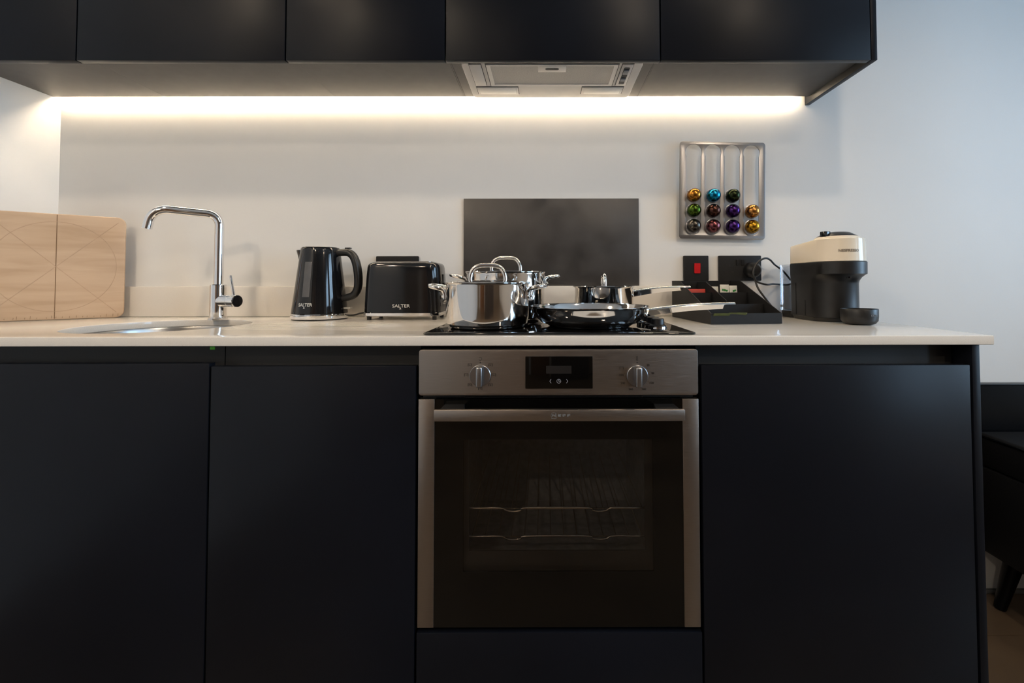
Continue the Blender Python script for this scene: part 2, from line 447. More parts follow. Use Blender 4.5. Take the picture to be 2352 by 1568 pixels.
for x0, x1 in ((-0.240, -0.108), (0.099, 0.231)):
    lp = box('lamp_gap', x0 - .002, x1 + .002, 0.033, 0.093, zf - .0006, zf, HOODD, hd)
    box('lamp_cover', x0, x1, 0.036, 0.091, zf - .003, zf - .0007, HOODL, lp, bev=0.0012)
    box('lens', x0 + .008, x1 - .008, 0.042, 0.086, zf - .0036, zf - .003, mat('lamp_lens', (0.72, 0.70, 0.66), 0.3, var=0.02, vscale=60), lp, bev=.0005)
for x0, x1, nm in ((-0.240, -0.206, 'blank_panel'), (0.203, 0.235, 'control_panel')):
    gp = box('gap', x0 - .0016, x1 + .0016, -0.1235, 0.024, zf - .0006, zf, HOODD, hd)
    cp = box(nm, x0, x1, -0.122, 0.022, zf - .003, zf - .0005, HOODM, hd, bev=0.0006)
    if nm == 'control_panel':
        loft('switch_slot', [[(x + .219, y - .048, zf - .0032) for x, y in rrect(0.0085, 0.057, .004)], [(x + .219, y - .048, zf - .0037) for x, y in rrect(0.0085, 0.057, .004)]], HOODD, cp)
        box('slider', .2115, .2265, -0.092, -0.064, zf - .007, zf - .0037, GPRINT, cp, bev=0.001)
        box('slider', .2115, .2265, -0.036, -0.018, zf - .007, zf - .0037, GPRINT, cp, bev=0.001)

# ------------------------------------------------------------------ worktop with sink cut-out and drainer grooves
YF, XE = -0.605, 0.9265
SX, SY, SR = -1.053, -0.335, 0.200
me = plate_mesh('worktop', [[(XL + .0005, YF), (XE, YF), (XE, -0.0005), (XL + .0005, -0.0005)], circle(SR, 72, SX, SY)], 0.020, 0.0022)
me.transform(Matrix.Translation((0, 0, T - 0.010)))
wt = finish('worktop', me, QUARTZ, None, True, 30)
tag(wt, 'pale speckled stone worktop along the whole kitchen run', 'worktop')
bm = bmesh.new()
for k in range(5):
    y = -0.27 - k * 0.042
    ol = rrect(0.19, 0.004, 0.0039, 4, -0.645, y)
    a = [bm.verts.new((p[0], p[1], T - 0.002)) for p in ol]; b = [bm.verts.new((p[0], p[1], T + 0.004)) for p in ol]
    n = len(ol)
    for i in range(n): bm.faces.new((a[i], a[(i+1) % n], b[(i+1) % n], b[i]))
    bm.faces.new(a[::-1]); bm.faces.new(b)
cut = from_bm('groove_cutter', bm, None, smooth=False)
md = wt.modifiers.new('grooves', 'BOOLEAN'); md.object = cut; md.operation = 'DIFFERENCE'; md.solver = 'EXACT'
dg = bpy.context.evaluated_depsgraph_get()
nm_ = bpy.data.meshes.new_from_object(wt.evaluated_get(dg))
wt.modifiers.clear()
old = wt.data; wt.data = nm_; bpy.data.meshes.remove(old)
wt.data.materials.clear(); wt.data.materials.append(QUARTZ)
cm = cut.data; bpy.data.objects.remove(cut, do_unlink=True); bpy.data.meshes.remove(cm)
tag(box('upstand', XL + .0005, XE, -0.0200, -0.0005, T + .0003, T + 0.1018, QUARTZ, bev=0.0015),
    'low pale stone upstand along the wall behind the worktop', 'upstand')

# ------------------------------------------------------------------ sink and tap
sk = thing('sink', 'round undermount steel sink bowl below the tap', 'sink', (SX, SY, T - 0.0202))
lathe('bowl', [(0.222, 0.0), (0.204, 0.0), (0.202, -0.006), (0.199, -0.10), (0.185, -0.15), (0.14, -0.17), (0.045, -0.174),
               (0.045, -0.178), (0.142, -0.174), (0.188, -0.153), (0.2025, -0.10), (0.2055, -0.004), (0.222, -0.0015), (0.222, 0.0)], DARKST, sk, 64)
lathe('drain', [(0, -0.171), (0.02, -0.1715), (0.038, -0.171), (0.044, -0.1735), (0.044, -0.18), (0, -0.18)], CHROME, sk, 32)

tp = thing('tap', 'chrome swan neck mixer tap with side lever behind the sink', 'tap', (-1.040, -0.150, T + .0002))
lathe('base', [(0, 0), (0.0265, 0), (0.0265, 0.006), (0.023, 0.0075), (0, 0.0075)], CHROME, tp, 40)
lathe('body', [(0, 0.0076), (0.0222, 0.0076), (0.0222, 0.107), (0.0205, 0.109), (0.0135, 0.1095), (0, 0.1095)], CHROME, tp, 40)
dx, dy = -0.170, -0.078
LN = math.hypot(dx, dy); ux, uy = dx / LN, dy / LN
zt, rb = 0.327, 0.034
pth = [(0, 0, 0.10), (0, 0, zt - rb)]
for k in range(1, 9):
    a = R(90 * k / 8); pth.append((ux * rb * (1 - math.cos(a)), uy * rb * (1 - math.cos(a)), zt - rb + rb * math.sin(a)))
L2 = LN - 0.012
re = 0.045
pth.append((ux * (L2 - re), uy * (L2 - re), zt + 0.006))
for k in range(1, 9):
    a = R(80 * k / 8); q = L2 - re + re * math.sin(a); pth.append((ux * q, uy * q, zt + 0.006 - re + re * math.cos(a)))
q += 0.004; pth.append((ux * q, uy * q, pth[-1][2] - 0.022))
sp = tube('spout', pth, 0.0126, CHROME, tp, 20)
va = R(-14)                                   # valve points right and a little to the room
vd = Vector((math.cos(va), math.sin(va), 0))
xf = Matrix.Translation((0, 0, 0.058)) @ Vector((0, 0, 1)).rotation_difference(vd).to_matrix().to_4x4()
lathe('valve', [(0, 0.0), (0.0195, 0.0), (0.0195, 0.046), (0.0185, 0.0465), (0.0185, 0.048), (0.0195, 0.0485), (0.0195, 0.0715), (0.0185, 0.0727), (0, 0.0727)], CHROME, tp, 36, xf=xf)
lab(lathe('valve_cap', [(0, 0.0728), (0.0178, 0.0728), (0.0172, 0.0750), (0, 0.0753)], GLOSSB, tp, 36, xf=xf), 'black round end cap')
lv = vd * 0.060
tube('lever', [(lv.x, lv.y, 0.072), (lv.x - .013, lv.y + .002, 0.136)], 0.0038, CHROME, tp, 12)

# ------------------------------------------------------------------ base cabinets
def base_cab(label, x0, x1, ztop, bx0=None, bx1=None):
    c = thing('base_cabinet', label, 'cabinet', ((x0 + x1) / 2, 0, 0), group='base cabinets under the worktop')
    h = (x1 - x0) / 2; cx = (x0 + x1) / 2
    bx0 = (bx0 if bx0 is not None else x0) - cx; bx1 = (bx1 if bx1 is not None else x1) - cx
    box('body', bx0 + .0005, bx1 - .0005, -0.555, -0.03, 0.10, 0.62, NAVY, c)
    box('door', -h + .0015, h - .0015, -0.600, -0.581, 0.105, ztop, NAVY, c, bev=0.0012)
    # recessed finger rail above the door
    r0, r1, zt_ = bx0 + .0005, bx1 - .0005, T - 0.0205
    prof = [(-0.5795, 0.800), (-0.5795, 0.862), (-0.573, 0.862), (-0.571, 0.848), (-0.556, 0.846), (-0.554, 0.852), (-0.553, zt_), (-0.540, zt_), (-0.540, 0.800)]
    loft('finger_rail', [[(r0, y, z) for y, z in prof], [(r1, y, z) for y, z in prof]], RECESS, c, angle=25)
    box('plinth', bx0 + .0005, bx1 - .0005, -0.545, -0.53, 0.0, 0.099, NAVY, c)
    return c
base_cab('black base cabinet at the far left under the sink', XL + .002, -0.7405, 0.873)
base_cab('black base cabinet between the sink cabinet and the oven', -0.7395, -0.3015, 0.867)
cR = base_cab('navy black base cabinet right of the oven', 0.3035, 0.8795, 0.867)
cx = (0.3035 + 0.8795) / 2
lab(box('end_panel', 0.8835 - cx, 0.9000 - cx, -0.600, -0.003, 0.0, T - 0.0205, NAVY, cR, bev=0.001), 'black side panel closing the kitchen run')
tag(box('tape_scrap', -0.7425, -0.7320, -0.5985, -0.5975, T - 0.0275, T - 0.0202, TAPE, bev=0.0003), 'tiny scrap of green tape hanging under the worktop edge', 'tape')

# oven housing
oh = thing('oven_housing', 'black cabinet housing around the oven with plain drawer front below', 'cabinet', (0, 0, 0))
box('drawer_front', -0.2985, 0.3005, -0.600, -0.581, 0.105, 0.311, NAVY, oh, bev=0.0014)
box('side', -0.3005, -0.2995, -0.575, -0.03, 0.0, T - 0.0207, RECESS, oh)
box('side', 0.3010, 0.3025, -0.575, -0.03, 0.0, T - 0.0207, RECESS, oh)
box('shelf', -0.2993, 0.3008, -0.5805, -0.03, 0.295, 0.3105, RECESS, oh)
box('rail', -0.2993, 0.3008, -0.560, -0.54, 0.9040, T - 0.0207, RECESS, oh)

# ------------------------------------------------------------------ oven
ov = thing('oven', 'stainless steel built-in oven with black glass door', 'oven', (0, -0.600, 0.311))
oz = -0.311
F = 0.0                                        # front plane
hwid = 0.2972
cp = plate('control_panel', [rrect(hwid, 0.0485, 0.006, 5)], 0.018, BRUSH, ov, xf=Matrix.Translation((0.0005, 0.009, 0.853 + oz)) @ XZ, bevel=0.001)
OVENB = mat('oven_black_glass', (0.0018, 0.0017, 0.0016), 0.05, spec=0.42, var=0.1, vscale=9)
ds = plate('display', [rrect(0.0715, 0.034, 0.001, 2)], 0.002, OVENB, ov, xf=Matrix.Translation((0.0015, -0.0008, 0.853 + oz)) @ XZ, bevel=0.0003)
plate('screen', [rrect(0.027, 0.0082, 0.0005, 2)], 0.0006, LCD, ds, xf=Matrix.Translation((0.001, -0.0020, 0.859 + oz)) @ XZ)
SYM = mat('display_symbol', (0.28, 0.29, 0.34), 0.4, var=0.02, vscale=30)
for s in (-1, 1):
    ch = [(-.0018 * s, 0.004), (-.0006 * s, 0.004), (.0022 * s, 0), (-.0006 * s, -0.004), (-.0018 * s, -0.004), (.0010 * s, 0)]
    plate('chevron', [ch], 0.0005, SYM, ds, xf=Matrix.Translation((0.001 + s * 0.0175, -0.0020, 0.8348 + oz)) @ XZ)
plate('clock_ring', [circle(0.0046, 28), circle(0.0038, 28)], 0.0005, SYM, ds, xf=Matrix.Translation((0.001, -0.0020, 0.8348 + oz)) @ XZ)
plate('clock_hands', [[(-.0004, .0028), (.0004, .0028), (.0004, .0004), (.0026, .0004), (.0026, -.0004), (-.0004, -.0004)]], 0.0005, SYM, ds, xf=Matrix.Translation((0.001, -0.0020, 0.8348 + oz)) @ XZ)
for kx, kz in ((-0.166, 0.847), (0.168, 0.8455)):
    xf = Matrix.Translation((kx, -0.0001, kz + oz)) @ Matrix.Rotation(R(90), 4, 'X')
    kb = lathe('knob', [(0, 0), (0.0225, 0), (0.0225, 0.003), (0.0215, 0.004), (0, 0.0042)], ALU, ov, 44, xf=xf)
    box('grip', kx - .0066, kx + .0066, -0.024, -0.0040, kz + oz - .0212, kz + oz + .0212, ALU, kb, bev=0.003, seg=3)
def print_at(s, x, z, size=0.0062):
    text('number', s, size, DPRINT, cp, (x, -0.0006, z + oz))
for s, x, z in (('50', .1915, .868), ('80', .2015, .851), ('120', .1985, .830), ('160', .1820, .817), ('200', .1545, .817), ('240', .1375, .830), ('270', .1345, .847)):
    print_at(s, x, z)
for k in range(19):
    a = R(50 - 270 * k / 18 - 0)
    plate('dot', [circle(0.0004, 8)], 0.0004, DPRINT, cp, xf=Matrix.Translation((0.168 + .0262 * math.cos(a), -0.0006, .8455 + oz + .0262 * math.sin(a))) @ XZ)
for kx, kz in ((-0.166, .874), (0.168, .8735)):
    plate('marker', [circle(0.0013, 14)], 0.0004, DPRINT, cp, xf=Matrix.Translation((kx, -0.0006, kz + oz)) @ XZ)
plate('thermometer', [circle(0.0020, 16), circle(0.0012, 16)], 0.0004, DPRINT, cp, xf=Matrix.Translation((0.168, -0.0006, .8795 + oz)) @ XZ)
plate('thermometer_stem', [rrect(0.0009, 0.003, .0008, 3)], 0.0004, DPRINT, cp, xf=Matrix.Translation((0.168, -0.0006, .8843 + oz)) @ XZ)
plate('lamp_symbol', [circle(0.0036, 22, a0=-150, a1=150) + circle(0.0030, 22, a0=-150, a1=150)[::-1]], 0.0004, DPRINT, cp, xf=Matrix.Translation((-0.166, -0.0006, .882 + oz)) @ XZ)
def bracket(x, z, s):
    t_ = 0.0005; w, h = 0.0042, 0.0030
    ol = [(-w, -h), (-w + 2*t_, -h), (-w + 2*t_, h - t_), (w - 2*t_, h - t_), (w - 2*t_, -h), (w, -h), (w, h), (-w, h)]
    b_ = plate('mode_symbol', [ol], 0.0004, DPRINT, cp, xf=Matrix.Translation((x, -0.0006, z + oz)) @ XZ)
    text('mode_mark', s, 0.0050, DPRINT, cp, (x, -0.0006, z - .0006 + oz))
for x, z, s in ((-.188, .869, 'A'), (-.144, .869, 'II'), (-.137, .848, 'A'), (-.144, .827, 'A'), (-.166, .819, 'T'), (-.188, .827, 'X'), (-.196, .848, '='), (.135, .862, '')):
    if s: bracket(x, z, s)
    else: plate('mode_symbol', [[(-.0042, -.003), (-.0034, -.003), (-.0034, .0022), (.0034, .0022), (.0034, -.003), (.0042, -.003), (.0042, .003), (-.0042, .003)]], 0.0004, DPRINT, cp, xf=Matrix.Translation((x, -0.0006, z + oz)) @ XZ)
# vent strip between panel and door
box('vent_strip', -0.29, 0.29, 0.012, 0.03, 0.7975 + oz, 0.8035 + oz, RECESS, ov)
box('vent_lip', -0.20, 0.18, 0.006, 0.012, 0.799 + oz, 0.8005 + oz, SATINB, ov)
# door: black glass with window, steel stiles, bar handle
dz0, dz1 = 0.3215 + oz, 0.7965 + oz
wx0, wx1, wz_0, wz_1 = -0.2015, 0.2000, 0.436 + oz, 0.711 + oz
OVENB = mat('oven_black_glass', (0.0018, 0.0017, 0.0016), 0.05, spec=0.42, var=0.1, vscale=9)
dr = plate('door', [[(-0.2625, dz0), (0.2635, dz0), (0.2635, dz1), (-0.2625, dz1)], [(wx0, wz_0), (wx1, wz_0), (wx1, wz_1), (wx0, wz_1)]], 0.004, OVENB, ov, xf=Matrix.Translation((0, 0.0035, 0)) @ XZ)
lab(dr, 'black glass oven door')
box('window_pane', wx0 - .001, wx1 + .001, 0.0016, 0.0030, wz_0 - .001, wz_1 + .001, OVENW, dr)
for a, b in ((-0.2970, -0.2628), (0.2638, 0.2980)):
    box('door_stile', a, b, 0.0, 0.020, dz0, dz1, BRUSH, dr, bev=0.001)
hb = box('handle', -0.2530, 0.2545, -0.050, -0.041, 0.7645 + oz, 0.7875 + oz, BRUSH, ov, bev=0.0015)
for a in (-0.245, 0.199):
    loft('bracket', [[(a, -0.041, .784 + oz), (a + .050, -0.041, .784 + oz), (a + .050, -0.041, .770 + oz), (a, -0.041, .770 + oz)],
                     [(a + .004, 0.0014, .786 + oz), (a + .046, 0.0014, .786 + oz), (a + .046, 0.0014, .772 + oz), (a + .004, 0.0014, .772 + oz)]], SATINB, hb)
plate('emblem_ring', [circle(0.0062, 36), circle(0.0055, 36)], 0.0003, ETCH, hb, xf=Matrix.Translation((-0.0105, -0.0502, .7762 + oz)) @ XZ)
for s in (-1, 1):
    plate('emblem_foot', [[(.0006 * s, -.0062), (.0056 * s, -.0062), (.0040 * s, -.0050), (.0020 * s, -.0056)]], 0.0003, ETCH, hb, xf=Matrix.Translation((-0.0105, -0.0502, .7762 + oz)) @ XZ)
text('emblem_letter', 'N', 0.0062, ETCH, hb, (-0.0105, -0.0502, .7762 + oz), bold=0.0004, width=0.0078)
for k, s in enumerate('EFF'):
    text('emblem_letter', s, 0.0058, ETCH, hb, (0.0005 + k * .0092, -0.0502, .7762 + oz), bold=0.0004, width=0.0066)
# cavity
cv0, cv1, cd = -0.215, 0.212, 0.40
bm = bmesh.new(); add_box(bm, cv0, cv1, 0.022, cd, 0.40 + oz, 0.74 + oz)
bm.faces.ensure_lookup_table()
bmesh.ops.delete(bm, geom=[f for f in bm.faces if abs(f.calc_center_median().y - 0.022) < 1e-4], context='FACES')
from_bm('cavity', bm, ENAMEL, ov)
plate('cavity_frame', [[(-0.2620, dz0 + .002), (0.2630, dz0 + .002), (0.2630, dz1 - .002), (-0.2620, dz1 - .002)], [(-0.191, 0.472 + oz), (0.185, 0.472 + oz), (0.185, .711 + oz), (-0.191, .711 + oz)]], 0.004, mat('door_inner_black', (0.016, 0.016, 0.018), 0.35, var=0.1, vscale=20), ov, xf=Matrix.Translation((0, 0.016, 0)) @ XZ)
RACKM = mat('oven_rack_chrome', (0.85, 0.78, 0.66), 0.2, 1.0, var=0.05, vscale=30)
for zz in (0.548, 0.4865):
    z = zz + oz
    pts = [(-0.208, .045, z + .012), (-0.200, .045, z)]
    for cx_ in (-0.098, 0.092):
        pts += [(cx_ - .030, .045, z), (cx_ - .016, .045, z - .0055), (cx_, .045, z - .008), (cx_ + .016, .045, z - .0055), (cx_ + .030, .045, z)]
    pts += [(0.198, .045, z), (0.206, .045, z + .012)]
    rk = tube('rack', smooth_path(pts, 4), 0.0022, RACKM, ov, 8)
    tube('rack_wire', [(-0.205, .052, z - .005), (0.203, .052, z - .005)], 0.0016, RACKM, rk, 6)
    for k in range(14):
        x = -0.19 + k * 0.029
        tube('rack_wire', [(x, .05, z - .004), (x, .38, z - .004)], 0.0014, RACKM, rk, 6)

# ------------------------------------------------------------------ hob
hb_ = thing('hob', 'black glass hob with a row of knobs set on the worktop', 'hob', (0.0037, -0.330, T + .0003))
o1 = rrect(0.2975, 0.2555, 0.010, 6)
def ins(ol, k): return [(x * (1 - k / 0.2945), y * (1 - k / 0.2555)) for x, y in ol]
loft('glass', [[(x, y, 0) for x, y in ins(o1, .003)], [(x, y, 0.001) for x, y in ins(o1, .0008)], [(x, y, 0.003) for x, y in o1], [(x, y, 0.0048) for x, y in ins(o1, .0012)], [(x, y, 0.0055) for x, y in ins(o1, .004)]], HOBG, hb_, angle=60)
for k in range(4):
    y = 0.330 - 0.458 + k * 0.047
    kn = lathe('knob', [(0, 0.0056), (0.0205, 0.0056), (0.0205, 0.009), (0.0175, 0.011), (0.0160, 0.012), (0.0152, 0.0245), (0.0140, 0.0258), (0, 0.0260)], SATINB, hb_, 36, center=(0.243, y, 0))
    lathe('ring', [(0.0207, 0.0056), (0.0222, 0.0056), (0.0222, 0.0072), (0.0207, 0.0074)], CHROME, kn, 36, center=(0.243, y, 0))

# ------------------------------------------------------------------ pots and pans
HZ = T + 0.0060
def loop_handle(parent, r, z, ang):
    """side loop: two tails riveted to the wall, ring standing out"""
    pts = [(r + .0015, -.021, z - .026), (r + .0025, -.022, z - .012), (r + .008, -.026, z - .003), (r + .020, -.033, z + .001), (r + .034, -.030, z + .004), (r + .0425, -.016, z + .006), (r + .0445, 0, z + .0065),
           (r + .0425, .016, z + .006), (r + .034, .030, z + .004), (r + .020, .033, z + .001), (r + .008, .026, z - .003), (r + .0025, .022, z - .012), (r + .0015, .021, z - .026)]
    xf = Matrix.Rotation(ang, 4, 'Z')
    h = tube('handle', smooth_path(pts, 5), 0.0052, POTST, parent, 14, xf=xf)
    for s in (-1, 1):
        p = xf @ Vector((r + .0055, s * .021, z - .020))
        q = Matrix.Translation(p) @ xf @ Matrix.Rotation(R(90), 4, 'Y')
        lathe('rivet', [(0, 0.004), (0.0035, 0.0032), (0.0052, 0.001), (0.0052, -0.002), (0, -0.002)], POTST, h, 16, xf=q)
    return h

def pot(name, label, x, y, r, h, ang, lid_ang, hz):
    t = thing(name, label, 'pot', (x, y, HZ), group='steel casserole pots on the hob')
    prof = [(0, 0), (r * .86, 0), (r * .90, 0.0025), (r * .915, 0.006), (r * .93, 0.0068), (r * .97, 0.010), (r - .0015, 0.018), (r, 0.026), (r, h - .006), (r + .0005, h - .003), (r + .0035, h - .0005),
            (r + .003, h), (r - .002, h - .001), (r - .0025, h - .006), (r - .0025, 0.02), (r * .9, 0.008), (0, 0.007)]
    lathe('body', prof, POTST, t, 72)
    ld = lathe('lid', [(0, h + .0012), (r - .006, h + .0012), (r + .0035, h + .0006), (r + .0045, h + .0014), (r + .0035, h + .0026), (r - .006, h + .0034), (r * .7, h + .006), (r * .3, h + .0075), (0, h + .008)], POTST, t, 72)
    zl = h + .0055
    pts = [(-.043, 0, zl - .001), (-.0425, 0, zl + .010), (-.038, 0, zl + .024), (-.028, 0, zl + .034), (-.012, 0, zl + .0375), (.012, 0, zl + .0375), (.028, 0, zl + .034), (.038, 0, zl + .024), (.0425, 0, zl + .010), (.043, 0, zl - .001)]
    tube('lid_handle', smooth_path(pts, 5), 0.0052, POTST, ld, 14, xf=Matrix.Rotation(lid_ang, 4, 'Z'))
    for a in (ang, ang + PI):
        loop_handle(t, r, h - hz, a)
    return t
pot('casserole_pot', 'polished steel casserole pot with loop handles at the front of the hob', -0.1686, -0.452, 0.1005, 0.1070, R(-9), R(2), 0.012)
pot('casserole_pot', 'taller steel casserole pot standing behind the front pot', -0.1424, -0.230, 0.1130, 0.1370, R(10), R(-4), 0.014)

def channel_handle(name, parent, p0, p1, w0, w1, h0, h1, cutk=0.87):
    """pressed steel handle: an upside-down channel that narrows to a flat tongue with a turned tip"""
    p0 = Vector(p0); p1 = Vector(p1); d = p1 - p0; L = d.length; t = d.normalized()
    s = Vector((-t.y, t.x, 0)).normalized(); u = s.cross(t) * -1
    if u.z < 0: u = -u
    secs = []
    for k in (0, .04, .2, .4, .6, .8, cutk - .015, cutk, cutk + .02, .95, .985, 1.0):
        c = p0 + d * k + u * (0.004 * math.sin(PI * k))
        w = w0 + (w1 - w0) * k
        h = h0 + (h1 - h0) * k
        if k >= cutk: h = 0.0065
        if k >= cutk + .02: h = 0.0048
        if k > .98: w *= .75
        th = 0.0016
        wb = w * .62
        prof = [(-wb, -h), (-w, -.004), (-w * .85, -.0012), (-w * .45, 0.0006), (0, 0.0010), (w * .45, 0.0006), (w * .85, -.0012), (w, -.004), (wb, -h),
                (wb - th, -h), (w - th, -.0045), (w * .75, -.0026), (w * .4, -.0014), (0, -.0012), (-w * .4, -.0014), (-w * .75, -.0026), (-w + th, -.0045), (-wb + th, -h)]
        secs.append([c + s * a + u * b for a, b in prof])
    return loft(name, secs, POTST, parent, angle=40)

sp_ = thing('saucepan', 'small steel saucepan with long handle at the back of the hob', 'saucepan', (0.1500, -0.185, HZ))
r, h = 0.0875, 0.0945
lathe('body', [(0, 0), (r * .88, 0), (r * .92, 0.003), (r * .94, 0.006), (r - .002, 0.013), (r, 0.02), (r, h - .005), (r + .0032, h - .0005), (r + .003, h), (r - .002, h - .001), (r - .0025, h - .006), (r - .0025, 0.02), (r * .9, 0.008), (0, 0.007)], POTST, sp_, 64)
ld = lathe('lid', [(0, h + .0012), (r - .005, h + .0012), (r + .0045, h + .0006), (r + .0055, h + .0014), (r + .0045, h + .0026), (r - .005, h + .0034), (r * .5, h + .005), (0, h + .006)], POTST, sp_, 64)
zl = h + .0048
pts = [(-.038, 0, zl - .001), (-.0375, 0, zl + .009), (-.033, 0, zl + .022), (-.024, 0, zl + .030), (-.010, 0, zl + .0325), (.010, 0, zl + .0325), (.024, 0, zl + .030), (.033, 0, zl + .022), (.0375, 0, zl + .009), (.038, 0, zl - .001)]
tube('lid_handle', smooth_path(pts, 5), 0.0060, POTST, ld, 14, xf=Matrix.Rotation(R(88), 4, 'Z'))
hn = channel_handle('handle', sp_, (r + .002, -0.004, h - .010), (0.254, -0.026, h + .002), .011, .0085, .020, .012)
lathe('rivet', [(0, 0.0035), (0.003, 0.003), (0.0048, 0.001), (0.0048, -0.002), (0, -0.002)], POTST, hn, 14, xf=Matrix.Translation((r * .956, -.026, h - .026)) @ Matrix.Rotation(R(-18), 4, 'Z') @ Matrix.Rotation(R(90), 4, 'Y'))

fp = thing('frying_pan', 'wide shallow steel frying pan at the front right of the hob', 'frying pan', (0.083, -0.430, HZ))
r = 0.1470
lathe('body', [(0, 0), (0.098, 0), (0.103, 0.0025), (0.105, 0.0055), (0.112, 0.0070), (0.121, 0.011), (0.1325, 0.023), (0.1390, 0.035), (0.1415, 0.044), (0.1445, 0.0478), (r, 0.0492), (r, 0.0502), (0.1435, 0.0492), (0.1395, 0.0435), (0.1370, 0.035), (0.1305, 0.0245), (0.119, 0.0135), (0.108, 0.009), (0, 0.008)], POTST, fp, 80)
hn = channel_handle('handle', fp, (0.1405, -0.004, 0.0425), (0.357, -0.016, 0.0580), .0125, .009, .0185, .0145)
for s in (-1, 1):
    lathe('rivet', [(0, 0.0035), (0.003, 0.003), (0.0050, 0.001), (0.0050, -0.002), (0, -0.002)], POTST, hn, 14, xf=Matrix.Translation((0.1325, -0.018 + .012 * s - .012, 0.030)) @ Matrix.Rotation(R(-10), 4, 'Z') @ Matrix.Rotation(R(70), 4, 'Y'))

# ------------------------------------------------------------------ splashback, sockets
tag(box('splashback_panel', -0.3057, 0.2943, -0.0068, -0.0006, T + 0.1024, T + 0.4014, SLATE, bev=0.0006), 'dark grey splashback panel on the wall behind the hob', 'splashback')

def plate_box(name, x0, x1, z0, z1, m, parent, th=0.0095, r=0.003):
    return plate(name, [rrect((x1 - x0) / 2, (z1 - z0) / 2, r, 4)], th, m, parent, xf=Matrix.Translation(((x0 + x1) / 2, -th / 2 - .0005, (z0 + z1) / 2)) @ XZ, bevel=0.0015)
sw = thing('switch', 'black wall switch plate with a red rocker', 'switch', (0.4886, 0, T + 0.161))
plate_box('plate', -0.0425, 0.0425, -0.043, 0.043, MATTEB, sw)
plate('rocker_gap', [rrect(0.0112, 0.0185, .001, 2)], 0.0004, RECESS, sw, xf=Matrix.Translation((0.003, -0.0102, 0)) @ XZ)
loft('rocker', [[(x + .003, -0.0104, z) for x, z in rrect(.0100, .0172, .001, 2)], [(x + .003, -0.0128 - (.0022 if z > 0 else 0), z) for x, z in rrect(.0100, .0172, .001, 2)]], RED, sw)

def double_socket(label, x, used):
    s = thing('socket', label, 'socket', (x, 0, T + 0.161), group='black double wall sockets')
    plate_box('plate', -0.0725, 0.0725, -0.043, 0.043, MATTEB, s)
    for sx in (-1, 1):
        cx_ = sx * 0.0365
        for px, pz, w, h_ in ((0, .0095, .0022, .0042), (-.0115, -.0125, .0034, .0022), (.0115, -.0125, .0034, .0022)):
            plate('pin_hole', [rrect(w, h_, .0004, 2)], 0.0004, RECESS, s, xf=Matrix.Translation((cx_ + px, -0.0102, pz)) @ XZ)
        loft('rocker', [[(xx + sx * .0085, -0.0101, z + .019) for xx, z in rrect(.0052, .0098, .001, 2)], [(xx + sx * .0085, -0.0122 - (.0016 if z > 0 else 0), z + .019) for xx, z in rrect(.0048, .0094, .001, 2)]], SATINB, s)
    return s
double_socket('black double wall socket beside the red switch', 0.6385, True)
double_socket('black double wall socket half hidden behind the toaster', -0.5310, False)

# ------------------------------------------------------------------ kettle
KX, KY = -0.7365, -0.125
kt = thing('kettle', 'black electric kettle with a tapered body and grey water window', 'kettle', (KX, KY, T + .0003))
kt.scale = (0.955, 0.955, 1.0)
lathe('base', [(0, 0), (0.082, 0), (0.0850, 0.003), (0, 0.0032)], RUBBER, kt, 64)
lab(lathe('base_band', [(0.02, 0.0033), (0.0862, 0.0033), (0.0875, 0.006), (0.0868, 0.0165), (0.0850, 0.0185), (0.02, 0.0188)], CHROME, kt, 72), 'shiny chrome band')
def kr(z):                                    # body radius
    return 0.0855 - (z - 0.019) * (0.0855 - 0.0600) / (0.216 - 0.019)
prof = [(0.02, 0.0190), (0.0850, 0.0190), (kr(.022) , 0.022)] + [(kr(z), z) for z in (.05, .08, .11, .14, .17, .20, .214)] + [(0.0588, 0.2205), (0.0555, 0.2235), (0.02, 0.2240)]
bd = lathe('body', prof, GLOSSB, kt, 96)
lathe('lid', [(0, 0.2262), (0.035, 0.2268), (0.050, 0.2258), (0.0535, 0.2242), (0.0535, 0.2238), (0, 0.2238)], GLOSSB, kt, 64)
lathe('lid_trim', [(0.0540, 0.2239), (0.0572, 0.2232), (0.0578, 0.2240), (0.0545, 0.2252)], CHROME, kt, 72)
# spout lip
def kp(ang, r, z): return (r * math.cos(ang), r * math.sin(ang), z)
secs = []
for z, out_, wd in ((.170, .002, .006), (.185, .008, .012), (.200, .014, .017), (.2125, .0195, .021), (.2165, .0205, .0215)):
    rr = kr(z); ax = -(rr + out_)
    secs.append([(ax, 0, z), (ax + .006, wd * .45, z), (-rr * .90, wd, z), (-rr * .80, wd, z), (-rr * .80, -wd, z), (-rr * .90, -wd, z), (ax + .006, -wd * .45, z)])
loft('spout', secs, GLOSSB, kt, angle=60)
# handle: flat arch to the right
pts = [(.052, 0, .2075), (.070, 0, .2085), (.092, 0, .2085), (.108, 0, .200), (.119, 0, .182), (.126, 0, .155), (.1295, 0, .125), (.1275, 0, .097), (.116, 0, .077), (.098, 0, .069), (.078, 0, .064)]
sm = smooth_path(pts, 5)
rad = [0.0105 + 0.0025 * math.sin(PI * i / (len(sm) - 1)) for i in range(len(sm))]
ha = tube('handle', sm, rad, SATINB, kt, 18, flat=1.25, ref=Vector((0, 0, 1)), xf=Matrix.Rotation(R(-4), 4, 'Z'))
box('lid_button', .082, .100, -.008, .008, .2205, .2245, SATINB, ha, bev=0.0015)
box('handle_mount', .048, .064, -.016, .016, .060, .214, SATINB, ha, bev=0.004, xf=Matrix.Translation((.064, 0, 0)) @ Matrix.Shear('YZ', 4, (0, 0)) @ Matrix.Rotation(R(-7.3), 4, 'Y') @ Matrix.Translation((-.042, 0, 0.006)))
